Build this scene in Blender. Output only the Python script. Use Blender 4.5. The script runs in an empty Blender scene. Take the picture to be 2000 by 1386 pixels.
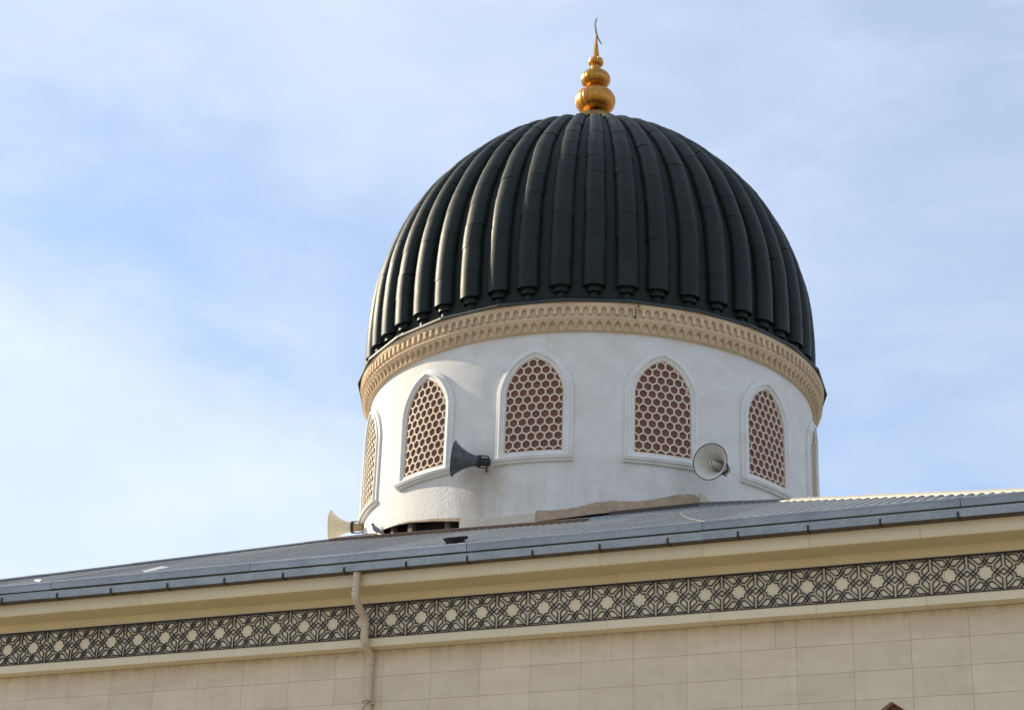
import bpy, bmesh, math, random
from mathutils import Vector, Matrix
R_ = math.radians
sc = bpy.context.scene
random.seed(7)

# ------------------------------------------------------------------ camera
CAM = Vector((9.88452, -25.91157, 1.6))
PITCH, ROLL, YAW, FPX = 0.4191000, 0.0344819, -0.3797716, 3744.397
FW = Vector((math.sin(YAW)*math.cos(PITCH), math.cos(YAW)*math.cos(PITCH), math.sin(PITCH)))
RT0 = Vector((math.cos(YAW), -math.sin(YAW), 0)); UP0 = RT0.cross(FW)
RT = RT0*math.cos(ROLL) + UP0*math.sin(ROLL)
UP = UP0*math.cos(ROLL) - RT0*math.sin(ROLL)
cd = bpy.data.cameras.new('camera'); cam = bpy.data.objects.new('camera', cd)
sc.collection.objects.link(cam); sc.camera = cam
cd.sensor_width = 36; cd.lens = FPX/2000*36; cd.clip_start = .1; cd.clip_end = 5000
cam.matrix_world = Matrix(((RT.x, UP.x, -FW.x, CAM.x), (RT.y, UP.y, -FW.y, CAM.y), (RT.z, UP.z, -FW.z, CAM.z), (0, 0, 0, 1)))

# ------------------------------------------------------------------ light
SUN_AZ, SUN_EL = R_(-97.0), R_(29.0)          # azimuth from -Y towards +X
SD = Vector((math.sin(SUN_AZ)*math.cos(SUN_EL), -math.cos(SUN_AZ)*math.cos(SUN_EL), math.sin(SUN_EL)))
sl = bpy.data.lights.new('sun', 'SUN'); sl.energy = 4.6; sl.angle = R_(.55); sl.color = (1, .88, .66)
so = bpy.data.objects.new('sun', sl); sc.collection.objects.link(so)
so.rotation_euler = SD.to_track_quat('Z', 'Y').to_euler(); so.location = (-40, 10, 40)

W = bpy.data.worlds.new('World'); sc.world = W; W.use_nodes = True
nt = W.node_tree; nt.nodes.clear()
def wn(t, **k):
    n = nt.nodes.new(t)
    for a, b in k.items(): setattr(n, a, b)
    return n
def wl(a, b): nt.links.new(a, b)
def wmath(op, a, b=None, c=None, clamp=False):
    n = wn('ShaderNodeMath', operation=op, use_clamp=clamp)
    for i, v in enumerate((a, b, c)):
        if v is None: continue
        if isinstance(v, (int, float)): n.inputs[i].default_value = v
        else: wl(v, n.inputs[i])
    return n.outputs[0]
def wstep(x, lo, hi):
    n = wn('ShaderNodeMapRange', interpolation_type='SMOOTHSTEP')
    n.inputs['From Min'].default_value = lo; n.inputs['From Max'].default_value = hi
    wl(x, n.inputs['Value']); return n.outputs['Result']
sky = wn('ShaderNodeTexSky', sky_type='NISHITA'); sky.sun_disc = False
sky.sun_elevation = SUN_EL; sky.sun_rotation = math.atan2(SD.x, SD.y)
sky.altitude = 400; sky.air_density = 1.0; sky.dust_density = .7; sky.ozone_density = 1.6
tc = wn('ShaderNodeTexCoord')
def wnoise(scale, detail, rough, sc3, rot=(0, 0, 0), loc=(0, 0, 0), dist=0):
    m = wn('ShaderNodeMapping'); m.inputs['Scale'].default_value = sc3; m.inputs['Rotation'].default_value = rot; m.inputs['Location'].default_value = loc
    wl(tc.outputs['Generated'], m.inputs['Vector'])
    n = wn('ShaderNodeTexNoise'); n.inputs['Scale'].default_value = scale; n.inputs['Detail'].default_value = detail
    n.inputs['Roughness'].default_value = rough; n.inputs['Distortion'].default_value = dist
    wl(m.outputs['Vector'], n.inputs['Vector']); return n.outputs['Fac']
def wdot(v):
    n = wn('ShaderNodeVectorMath', operation='DOT_PRODUCT'); wl(tc.outputs['Generated'], n.inputs[0]); n.inputs[1].default_value = v
    return n.outputs['Value']
CLOUD_N = Vector((-0.5605, 0.7043, 0.4357)).cross(Vector((-0.4427, 0.8052, 0.3946))).normalized()   # edge of the low cloud bank
if CLOUD_N.z > 0: CLOUD_N = -CLOUD_N
d0 = wdot(CLOUD_N)
nA = wnoise(5.0, 6, .55, (1, 1, 2.2), (0, 0.35, 0), (3.1, 1.7, .4), .6)
nB = wnoise(2.3, 5, .5, (1, 1, 2.6), (.3, .2, .5), (.8, 4.2, 2.0), .4)
nC = wnoise(14.0, 6, .6, (1, .8, 2.8), (0, .5, .3), (5.3, .2, 1.1), .8)
dp = wmath('ADD', wmath('MULTIPLY_ADD', nA, .15, d0), wmath('MULTIPLY', nC, .03))
bank = wstep(dp, .035, .135)
up = wmath('MULTIPLY_ADD', nA, .16, wmath('MULTIPLY', d0, -1.0))
veil = wstep(wdot((-1, 0, 0)), .12, .46)          # thin high cloud thickening towards the sun's side
high = wmath('MULTIPLY', wstep(up, .11, .25), wmath('MULTIPLY_ADD', veil, .50, .40))
wisp = wmath('MULTIPLY', wstep(wmath('MULTIPLY_ADD', nC, .3, nB), .45, .90), .42)
cov = wmath('MAXIMUM', bank, wmath('MAXIMUM', high, wisp))
streak = wnoise(6.0, 7, .58, (1, .9, 2.8), (.25, .75, .2), (2.2, 6.1, 3.3), .35)
cov = wmath('MULTIPLY_ADD', cov, .60, .20)
cov = wmath('ADD', cov, wmath('MULTIPLY', wstep(streak, .34, .72), .25), clamp=True)
mixn = wn('ShaderNodeMix', data_type='RGBA')
tint = wn('ShaderNodeMix', data_type='RGBA', blend_type='MULTIPLY'); tint.inputs['Factor'].default_value = 1.0
tint.inputs[7].default_value = (1.04, 1.08, 1.13, 1)
wl(sky.outputs[0], tint.inputs[6])
wl(cov, mixn.inputs['Factor']); wl(tint.outputs[2], mixn.inputs[6])
mixn.inputs[7].default_value = (4.55, 5.1, 6.0, 1)
bg = wn('ShaderNodeBackground'); bg.inputs['Strength'].default_value = .115
wl(mixn.outputs[2], bg.inputs['Color'])
wo = wn('ShaderNodeOutputWorld'); wl(bg.outputs[0], wo.inputs[0])
sc.view_settings.view_transform = 'Standard'; sc.view_settings.look = 'None'
sc.view_settings.exposure = 0.66; sc.view_settings.gamma = 1
sc.render.resolution_x, sc.render.resolution_y = 1024, 709

# ------------------------------------------------------------------ materials
MATS = {}
def mat(name, col, rough=.7, metal=0, var=.12, vscale=3, col2=None, bump=0, bscale=40, stretch=(1, 1, 1), rnd=0, spec=.5, extra=None):
    m = bpy.data.materials.new(name); m.use_nodes = True; t = m.node_tree; N = t.nodes; L = t.links
    b = N['Principled BSDF']; b.inputs['Roughness'].default_value = rough; b.inputs['Metallic'].default_value = metal
    b.inputs['Specular IOR Level'].default_value = spec
    geo = N.new('ShaderNodeNewGeometry'); mp = N.new('ShaderNodeMapping'); mp.inputs['Scale'].default_value = stretch
    L.new(geo.outputs['Position'], mp.inputs['Vector'])
    no = N.new('ShaderNodeTexNoise'); no.inputs['Scale'].default_value = vscale; no.inputs['Detail'].default_value = 7; no.inputs['Roughness'].default_value = .65
    L.new(mp.outputs[0], no.inputs['Vector'])
    rp = N.new('ShaderNodeValToRGB'); e = rp.color_ramp.elements
    c2 = col2 or tuple(c*(1-var*2) for c in col)
    c1 = tuple(min(1, c*(1+var*.5)) for c in col)
    e[0].position = .3; e[1].position = .72; e[0].color = (*c2, 1); e[1].color = (*c1, 1)
    L.new(no.outputs['Fac'], rp.inputs['Fac'])
    out = rp.outputs['Color']
    if rnd:
        oi = N.new('ShaderNodeObjectInfo'); mr = N.new('ShaderNodeMapRange')
        mr.inputs['To Min'].default_value = 1-rnd; mr.inputs['To Max'].default_value = 1+rnd*.6
        L.new(oi.outputs['Random'], mr.inputs['Value'])
        mx = N.new('ShaderNodeVectorMath'); mx.operation = 'SCALE'
        L.new(out, mx.inputs[0]); L.new(mr.outputs[0], mx.inputs['Scale']); out = mx.outputs['Vector']
    ctx = dict(m=m, t=t, N=N, L=L, b=b, geo=geo, mp=mp, no=no)
    if extra: out = extra(ctx, out) or out
    L.new(out, b.inputs['Base Color'])
    rr = N.new('ShaderNodeMapRange'); rr.inputs['To Min'].default_value = max(.05, rough-.12); rr.inputs['To Max'].default_value = min(1, rough+.12)
    L.new(no.outputs['Fac'], rr.inputs['Value']); L.new(rr.outputs[0], b.inputs['Roughness'])
    if bump:
        nb = N.new('ShaderNodeTexNoise'); nb.inputs['Scale'].default_value = bscale; nb.inputs['Detail'].default_value = 5
        L.new(geo.outputs['Position'], nb.inputs['Vector'])
        bp = N.new('ShaderNodeBump'); bp.inputs['Strength'].default_value = bump; bp.inputs['Distance'].default_value = .02
        L.new(nb.outputs['Fac'], bp.inputs['Height']); L.new(bp.outputs[0], b.inputs['Normal'])
        ctx['bp'] = bp
        if 'bump_hook' in ctx['m']: pass
        ctx['nb'] = nb
    MATS[name] = m
    m_hooks = ctx
    return ctx
def blend(ctx, base, col, fac):
    mx = ctx['N'].new('ShaderNodeMix'); mx.data_type = 'RGBA'
    ctx['L'].new(base, mx.inputs[6]); mx.inputs[7].default_value = (*col, 1); ctx['L'].new(fac, mx.inputs['Factor'])
    return mx.outputs[2]
def near(ctx, p, r0, r1, squash=(1, 1, 1), wob=.35, wscale=5):
    """1 near world point p, falling to 0, with a noisy outline (a stain or patch with a shape of its own)"""
    N, L = ctx['N'], ctx['L']
    s = N.new('ShaderNodeVectorMath'); s.operation = 'SUBTRACT'; L.new(ctx['geo'].outputs['Position'], s.inputs[0]); s.inputs[1].default_value = p
    k = N.new('ShaderNodeVectorMath'); k.operation = 'MULTIPLY'; L.new(s.outputs[0], k.inputs[0]); k.inputs[1].default_value = squash
    l = N.new('ShaderNodeVectorMath'); l.operation = 'LENGTH'; L.new(k.outputs[0], l.inputs[0])
    n = N.new('ShaderNodeTexNoise'); n.inputs['Scale'].default_value = wscale; n.inputs['Detail'].default_value = 5; L.new(ctx['geo'].outputs['Position'], n.inputs['Vector'])
    a = N.new('ShaderNodeMath'); a.operation = 'MULTIPLY_ADD'; L.new(n.outputs['Fac'], a.inputs[0]); a.inputs[1].default_value = wob*2; a.inputs[2].default_value = -wob
    b = N.new('ShaderNodeMath'); b.operation = 'ADD'; L.new(a.outputs[0], b.inputs[0]); L.new(l.outputs['Value'], b.inputs[1])
    r = N.new('ShaderNodeMapRange'); r.inputs['From Min'].default_value = r0; r.inputs['From Max'].default_value = r1
    r.inputs['To Min'].default_value = 1; r.inputs['To Max'].default_value = 0; L.new(b.outputs[0], r.inputs['Value'])
    return r.outputs[0]
def fmul(ctx, f, k):
    n = ctx['N'].new('ShaderNodeMath'); n.operation = 'MULTIPLY'; ctx['L'].new(f, n.inputs[0])
    if isinstance(k, (int, float)): n.inputs[1].default_value = k
    else: ctx['L'].new(k, n.inputs[1])
    return n.outputs[0]
def specks(ctx, scale, thr, k):
    v = ctx['N'].new('ShaderNodeTexNoise'); v.inputs['Scale'].default_value = scale; v.inputs['Detail'].default_value = 3
    ctx['L'].new(ctx['geo'].outputs['Position'], v.inputs['Vector'])
    r = ctx['N'].new('ShaderNodeMapRange'); r.inputs['From Min'].default_value = thr; r.inputs['From Max'].default_value = thr+.05
    ctx['L'].new(v.outputs['Fac'], r.inputs['Value']); return fmul(ctx, r.outputs[0], k)

DX, DY, DR = -2.25, 9.02316, 4.5589     # drum axis and radius
def cyl(az, z, r=DR):
    a = R_(az); return Vector((DX+r*math.sin(a), DY-r*math.cos(a), z))

def ex_stucco(ctx, c):
    c = blend(ctx, c, (.36, .27, .18), fmul(ctx, near(ctx, cyl(-5, 13.75), .15, .75, (1, 1, .8), .4, 4), .40))
    c = blend(ctx, c, (.42, .33, .24), fmul(ctx, near(ctx, cyl(-9, 13.25), .05, .45, (1, 1, .7), .3, 5), .35))
    c = blend(ctx, c, (.48, .40, .32), fmul(ctx, near(ctx, cyl(44, 13.9), .1, .6, (1, 1, 1.2), .35, 5), .25))
    c = blend(ctx, c, (.50, .43, .36), fmul(ctx, near(ctx, cyl(-8, 16.4), .02, .3, (1, 1, 1.6), .2, 7), .2))
    c = blend(ctx, c, (.55, .46, .37), fmul(ctx, near(ctx, cyl(9, 16.42), .0, .16, (1, 1, 1), .1, 9), .45))
    c = blend(ctx, c, (.12, .10, .09), specks(ctx, 9, .76, .8))
    # grime low on the drum and faint runs below the sills
    N, L = ctx['N'], ctx['L']
    spz = N.new('ShaderNodeSeparateXYZ'); L.new(ctx['geo'].outputs['Position'], spz.inputs[0])
    mpg = N.new('ShaderNodeMapping'); mpg.inputs['Scale'].default_value = (3.2, 3.2, .55); L.new(ctx['geo'].outputs['Position'], mpg.inputs['Vector'])
    ng = N.new('ShaderNodeTexNoise'); ng.inputs['Scale'].default_value = 1.5; ng.inputs['Detail'].default_value = 7; ng.inputs['Roughness'].default_value = .62; L.new(mpg.outputs[0], ng.inputs['Vector'])
    rg = N.new('ShaderNodeMapRange'); rg.inputs['From Min'].default_value = .42; rg.inputs['From Max'].default_value = .72; L.new(ng.outputs['Fac'], rg.inputs['Value'])
    zg = N.new('ShaderNodeMapRange'); zg.inputs['From Min'].default_value = 14.6; zg.inputs['From Max'].default_value = 13.2; zg.inputs['To Min'].default_value = .10; zg.inputs['To Max'].default_value = .42; L.new(spz.outputs['Z'], zg.inputs['Value'])
    c = blend(ctx, c, (.44, .375, .30), fmul(ctx, rg.outputs[0], zg.outputs[0]))
    # hairline joints of the plaster panels
    N, L = ctx['N'], ctx['L']
    sp = N.new('ShaderNodeSeparateXYZ'); L.new(ctx['geo'].outputs['Position'], sp.inputs[0])
    def mt(op, a, b=0, c_=0):
        n = N.new('ShaderNodeMath'); n.operation = op
        for q_, v in enumerate((a, b, c_)):
            if isinstance(v, (int, float)): n.inputs[q_].default_value = v
            else: L.new(v, n.inputs[q_])
        return n.outputs[0]
    nz = N.new('ShaderNodeTexNoise'); nz.inputs['Scale'].default_value = 1.1; nz.inputs['Detail'].default_value = 3; L.new(ctx['geo'].outputs['Position'], nz.inputs['Vector'])
    az_ = mt('ARCTAN2', mt('SUBTRACT', sp.outputs['X'], DX), mt('SUBTRACT', DY, sp.outputs['Y']))
    u_ = mt('MULTIPLY_ADD', az_, DR, mt('MULTIPLY', nz.outputs['Fac'], .03))
    du = mt('ABSOLUTE', mt('SUBTRACT', mt('FRACT', mt('MULTIPLY_ADD', u_, 1/2.387, .195)), .5))
    dz = mt('ABSOLUTE', mt('SUBTRACT', mt('FRACT', mt('MULTIPLY_ADD', sp.outputs['Z'], 1/2.4, .62)), .5))
    dm_ = mt('MULTIPLY', mt('MINIMUM', du, dz), 2.4)
    cr_ = N.new('ShaderNodeMapRange'); cr_.inputs['From Min'].default_value = .002; cr_.inputs['From Max'].default_value = .007; cr_.inputs['To Min'].default_value = .40; cr_.inputs['To Max'].default_value = 0
    L.new(dm_, cr_.inputs['Value'])
    nn_ = N.new('ShaderNodeMapRange'); nn_.inputs['From Min'].default_value = .40; nn_.inputs['From Max'].default_value = .58; L.new(nz.outputs['Fac'], nn_.inputs['Value'])
    c = blend(ctx, c, (.32, .28, .24), fmul(ctx, cr_.outputs[0], nn_.outputs[0]))
    return c
st = mat('white_stucco', (.715, .695, .665), .85, 0, .05, 1.6, (.61, .585, .55), .28, 48, (1, 1, 1.8), extra=ex_stucco)
# rough patched plaster near the left foot of the drum: stronger relief there
pm = near(st, cyl(-17, 13.45), .25, .85, (1, 1, 1.1), .3, 4)
vt = st['N'].new('ShaderNodeTexNoise'); vt.inputs['Scale'].default_value = 15; vt.inputs['Detail'].default_value = 6; vt.inputs['Distortion'].default_value = 1.6
st['L'].new(st['geo'].outputs['Position'], vt.inputs['Vector'])
b2 = st['N'].new('ShaderNodeBump'); b2.inputs['Distance'].default_value = .04
st['L'].new(fmul(st, pm, .42), b2.inputs['Strength']); st['L'].new(vt.outputs['Fac'], b2.inputs['Height'])
st['L'].new(st['bp'].outputs[0], b2.inputs['Normal']); st['L'].new(b2.outputs[0], st['b'].inputs['Normal'])

mat('white_trim', (.70, .69, .665), .65, 0, .05, 2.5, (.60, .575, .53), .05, 60)
mat('cornice_beige', (.66, .505, .34), .8, 0, .07, 3, (.55, .415, .27), .06, 70, rnd=.05)
mat('lattice_cream', (.66, .53, .40), .75, 0, .06, 6)
mat('brown_board', (.185, .080, .060), .8, 0, .15, 5, rnd=.06)
mat('dome_metal', (.0110, .0170, .0128), .52, 0, .12, 1.6, (.0065, .0105, .0080), .16, 3.2, rnd=.24, spec=.24)
mat('dome_shell', (.0085, .0125, .0100), .62, 0, .15, 3, bump=.05, bscale=8, spec=.3)
mat('rim_lead', (.035, .038, .038), .55, .2, .2, 6)
def ex_gold(ctx, c): return blend(ctx, c, (.30, .15, .05), specks(ctx, 9, .62, .5))
mat('gold', (.60, .285, .065), .34, 1, .12, 5, (.40, .18, .04), .04, 14, rnd=.08, extra=ex_gold)
mat('gold_dull', (.36, .23, .08), .5, 1, .15, 6)
mat('steel_crescent', (.42, .38, .33), .35, 1, .15, 8)
def ex_tile(ctx, c):
    c = blend(ctx, c, (.30, .22, .14), specks(ctx, 14, .775, .5))
    # brown run-off dirt just under the ledge, and faint drip streaks
    N, L = ctx['N'], ctx['L']
    sp = N.new('ShaderNodeSeparateXYZ'); L.new(ctx['geo'].outputs['Position'], sp.inputs[0])
    zr = N.new('ShaderNodeMapRange'); zr.inputs['From Min'].default_value = 9.16; zr.inputs['From Max'].default_value = 9.35; L.new(sp.outputs['Z'], zr.inputs['Value'])
    mp2 = N.new('ShaderNodeMapping'); mp2.inputs['Scale'].default_value = (5, 1, .7); L.new(ctx['geo'].outputs['Position'], mp2.inputs['Vector'])
    n2 = N.new('ShaderNodeTexNoise'); n2.inputs['Scale'].default_value = 1.6; n2.inputs['Detail'].default_value = 6; L.new(mp2.outputs[0], n2.inputs['Vector'])
    n3 = N.new('ShaderNodeMapRange'); n3.inputs['From Min'].default_value = .35; n3.inputs['From Max'].default_value = .75; L.new(n2.outputs['Fac'], n3.inputs['Value'])
    f = fmul(ctx, fmul(ctx, zr.outputs[0], zr.outputs[0]), n3.outputs[0])
    c = blend(ctx, c, (.34, .23, .12), fmul(ctx, f, .75))
    return blend(ctx, c, (.40, .31, .20), fmul(ctx, n3.outputs[0], .16))
mat('limestone_tile', (.735, .615, .445), .75, 0, .05, 1.8, (.635, .52, .37), .08, 60, (1, 1, 2.6), rnd=.055, extra=ex_tile)
mat('wall_mortar', (.60, .50, .36), .9, 0, .08, 6)
mat('cream_panel', (.765, .66, .455), .5, 0, .04, 1.2, (.70, .595, .40), .0, 10, rnd=.035)
mat('cream_soffit', (.73, .60, .355), .55, 0, .05, 1.5, rnd=.03)
mat('dark_screen', (.030, .019, .018), .5, .1, .15, 9)
def ex_galv(ctx, c):
    v = ctx['N'].new('ShaderNodeTexVoronoi'); v.inputs['Scale'].default_value = 70
    ctx['L'].new(ctx['geo'].outputs['Position'], v.inputs['Vector'])
    r = ctx['N'].new('ShaderNodeMapRange'); r.inputs['To Min'].default_value = .78; r.inputs['To Max'].default_value = 1.15
    ctx['L'].new(v.outputs['Color'], r.inputs['Value'])
    mx = ctx['N'].new('ShaderNodeVectorMath'); mx.operation = 'SCALE'; ctx['L'].new(c, mx.inputs[0]); ctx['L'].new(r.outputs[0], mx.inputs['Scale'])
    return mx.outputs['Vector']
mat('galvanised', (.355, .375, .395), .5, .45, .12, 2.5, (.25, .275, .29), .0, 10, rnd=.12, extra=ex_galv)
mat('roof_sheet', (.33, .335, .34), .55, .0, .12, 1.5, (.25, .25, .25), .0, 10, rnd=.20, spec=.1)
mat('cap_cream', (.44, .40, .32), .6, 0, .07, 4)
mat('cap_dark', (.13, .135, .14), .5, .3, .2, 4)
mat('gutter_brown', (.115, .095, .07), .8, 0, .25, 4)  # dark brown for the strip above the trough lip and the plate below
mat('rust_iron', (.075, .045, .035), .75, .3, .25, 20)
mat('pipe_cream', (.60, .485, .36), .5, 0, .06, 6, (.52, .40, .27))
mat('old_wood', (.15, .105, .075), .85, 0, .2, 9, (.08, .055, .04), .15, 60, (1, 5, 5))
mat('grey_wood', (.11, .09, .08), .85, 0, .2, 9, None, .15, 60, (1, 5, 5))
mat('raw_plaster', (.47, .345, .245), .95, 0, .16, 7, (.33, .235, .16), .35, 45)
mat('dark_inside', (.045, .03, .022), .95, 0, .3, 5)
mat('base_cream', (.56, .51, .41), .65, 0, .06, 3, extra=lambda c, o: blend(c, o, (.70, .69, .68), specks(c, 7, .66, .6)))
mat('horn_grey', (.075, .090, .108), .42, .2, .25, 9, (.04, .045, .05), extra=lambda c, o: blend(c, o, (.5, .5, .48), specks(c, 13, .72, .8)))
mat('horn_cream', (.74, .66, .49), .5, 0, .06, 8, extra=lambda c, o: blend(c, o, (.14, .08, .05), specks(c, 22, .74, .9)))
mat('horn_white', (.66, .63, .56), .5, 0, .06, 8)
mat('horn_driver', (.46, .37, .17), .6, 0, .12, 10)
mat('black_iron', (.03, .03, .032), .55, .3, .2, 12)
mat('rubber_rim', (.05, .045, .042), .7, 0, .1, 12)
mat('tray_black', (.018, .015, .014), .55, 0, .2, 12)
mat('scrap_white', (.58, .57, .55), .6, 0, .05, 8)
mat('wire_tan', (.36, .30, .23), .7, 0, .1, 12)
mat('window_brown', (.17, .065, .038), .5, 0, .15, 9)
mat('glass_dark', (.02, .02, .022), .08, 0, .1, 2)
mat('ground_paving', (.27, .24, .19), .9, 0, .12, .6, None, .1, 12)
def ex_pigeon(ctx, c):
    tcn = ctx['N'].new('ShaderNodeTexCoord'); sp = ctx['N'].new('ShaderNodeSeparateXYZ'); ctx['L'].new(tcn.outputs['Object'], sp.inputs[0])
    r = ctx['N'].new('ShaderNodeMapRange'); r.inputs['From Min'].default_value = .185; r.inputs['From Max'].default_value = .215
    ctx['L'].new(sp.outputs['Z'], r.inputs['Value'])
    return blend(ctx, c, (.05, .06, .065), r.outputs[0])
mat('pigeon_feather', (.22, .235, .26), .7, 0, .1, 40, extra=ex_pigeon)
mat('pigeon_wing', (.27, .285, .31), .7, 0, .12, 50)
mat('pigeon_leg', (.35, .10, .08), .6, 0, .1, 40)

# ------------------------------------------------------------------ mesh helpers
class MB:
    def __init__(s): s.v = []; s.f = []
    def add(s, vs, fs):
        o = len(s.v); s.v += [tuple(p) for p in vs]; s.f += [tuple(i+o for i in f) for f in fs]
    def box(s, x0, x1, y0, y1, z0, z1):
        s.add([(x0, y0, z0), (x1, y0, z0), (x1, y1, z0), (x0, y1, z0), (x0, y0, z1), (x1, y0, z1), (x1, y1, z1), (x0, y1, z1)],
              [(0, 3, 2, 1), (4, 5, 6, 7), (0, 1, 5, 4), (1, 2, 6, 5), (2, 3, 7, 6), (3, 0, 4, 7)])
    def obox(s, c, ax, ay, az):
        """oriented box: centre and three half-extent vectors"""
        c, ax, ay, az = map(Vector, (c, ax, ay, az)); v = []
        for k in (-1, 1):
            for (i, j) in ((-1, -1), (1, -1), (1, 1), (-1, 1)): v.append(c+ax*i+ay*j+az*k)
        s.add(v, [(0, 3, 2, 1), (4, 5, 6, 7), (0, 1, 5, 4), (1, 2, 6, 5), (2, 3, 7, 6), (3, 0, 4, 7)])
    def lathe(s, prof, n, cx=0, cy=0, a0=0, a1=None, close=True, mod=None):
        full = a1 is None; a1 = a0+2*math.pi if full else a1
        m = n if full else n+1; vs = []
        for k in range(m):
            a = a0+(a1-a0)*k/n
            for (r, z) in prof:
                rr = r*(mod(a, z) if mod else 1)
                vs.append((cx+rr*math.sin(a), cy-rr*math.cos(a), z))
        P = len(prof); fs = []
        for k in range(n):
            k2 = (k+1) % m
            for j in range(P-1): fs.append((k*P+j, k2*P+j, k2*P+j+1, k*P+j+1))
        s.add(vs, fs)
    def extrude_x(s, prof, x0, x1):
        """closed (y,z) profile, extruded along x with end caps"""
        n = len(prof); vs = [(x0, y, z) for y, z in prof]+[(x1, y, z) for y, z in prof]
        fs = [(i, (i+1) % n, (i+1) % n+n, i+n) for i in range(n)]+[tuple(range(n))[::-1], tuple(range(n, 2*n))]
        s.add(vs, fs)
    def tube(s, pts, rad, n=10, cap=True):
        pts = [Vector(p) for p in pts]; rings = []; up = Vector((0, 0, 1))
        rs = rad if isinstance(rad, (list, tuple)) else [rad]*len(pts)
        for i, p in enumerate(pts):
            t = (pts[min(i+1, len(pts)-1)]-pts[max(i-1, 0)]).normalized()
            a = t.cross(Vector((1, 0, 0)) if abs(t.x) < .9 else Vector((0, 1, 0))).normalized(); b = t.cross(a)
            if rings:
                # keep frames aligned
                a = (ref - t*ref.dot(t)).normalized(); b = t.cross(a)
            ref = a
            rings.append([p+(a*math.cos(2*math.pi*k/n)+b*math.sin(2*math.pi*k/n))*rs[i] for k in range(n)])
        vs = [v for r in rings for v in r]; fs = []
        for i in range(len(pts)-1):
            for k in range(n): fs.append((i*n+k, i*n+(k+1) % n, (i+1)*n+(k+1) % n, (i+1)*n+k))
        if cap: fs += [tuple(range(n))[::-1], tuple(range((len(pts)-1)*n, len(pts)*n))]
        s.add(vs, fs)
    def mesh(s, name, m=None, smooth=False, sharp=35):
        me = bpy.data.meshes.new(name); me.from_pydata(s.v, [], s.f); me.update()
        bm = bmesh.new(); bm.from_mesh(me); bmesh.ops.remove_doubles(bm, verts=bm.verts, dist=1e-5)
        bmesh.ops.recalc_face_normals(bm, faces=bm.faces)
        if smooth:
            for f in bm.faces: f.smooth = True
            for e in bm.edges:
                if len(e.link_faces) == 2 and e.calc_face_angle(0) > R_(sharp): e.smooth = False
        bm.to_mesh(me); bm.free()
        if m: me.materials.append(MATS[m])
        return me
WLOC = {}
def obj(name, me, parent=None, loc=None, rotz=0):
    """link a mesh (or None for an Empty); mesh coordinates are world ones unless loc is given"""
    o = bpy.data.objects.new(name, me); sc.collection.objects.link(o)
    base = Vector(loc) if loc is not None else Vector((0, 0, 0))
    if parent is not None:
        o.parent = parent; base = base-WLOC.get(parent.name, Vector((0, 0, 0))) if parent.name in WLOC else base
    o.location = base; o.rotation_euler = (0, 0, rotz)
    return o
def thing(name, label, cat, loc=(0, 0, 0), group=None, me=None):
    o = bpy.data.objects.new(name, me); sc.collection.objects.link(o); o.location = loc; WLOC[o.name] = Vector(loc)
    o['label'] = label; o['category'] = cat
    if group: o['group'] = group
    return o
def local(parent):
    """drop the world offset so that children take the parent's own coordinates"""
    return parent
def sub(name, me, parent, loc=(0, 0, 0), rotz=0):
    o = bpy.data.objects.new(name, me); sc.collection.objects.link(o); o.parent = parent; o.location = loc; o.rotation_euler = (0, 0, rotz)
    return o
def px(x, y):
    d = FW+RT*((x-1000)/FPX)-UP*((y-693)/FPX); return d.normalized()
def clip_poly(poly, conv):
    """clip polygon by convex polygon conv (ccw)"""
    out = poly
    for i in range(len(conv)):
        a, b = conv[i], conv[(i+1) % len(conv)]; inp, out = out, []
        if not inp: return []
        side = lambda p: (b[0]-a[0])*(p[1]-a[1])-(b[1]-a[1])*(p[0]-a[0])
        for j in range(len(inp)):
            p, q = inp[j], inp[(j+1) % len(inp)]; sp, sq = side(p), side(q)
            if sp >= 0: out.append(p)
            if (sp >= 0) != (sq >= 0):
                t = sp/(sp-sq); out.append((p[0]+(q[0]-p[0])*t, p[1]+(q[1]-p[1])*t))
    return out

# ================================================================== ground
mb = MB(); mb.add([(-600, -600, 0), (600, -600, 0), (600, 600, 0), (-600, 600, 0)], [(0, 1, 2, 3)])
g = bpy.data.objects.new('ground', mb.mesh('ground', 'ground_paving')); sc.collection.objects.link(g); g['kind'] = 'structure'

# ================================================================== hall
TAN = math.tan(R_(22.3)); HALF = 9.9; ZE = 10.60; YE = -.85
RCX, RCY = DX, YE+HALF          # centre of the pyramid roof
def roof_z(x, y): return ZE+(HALF-max(abs(x-RCX), abs(y-RCY)))*TAN
XL, XR = -12.9, 8.3             # ends of the eaves trim
hall = thing('mosque_hall', 'cream mosque hall faced with stone tiles under a dark star-patterned frieze', 'building', (-2.3, 0, 0))
WX0, WX1 = -11.9, 7.5
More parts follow.
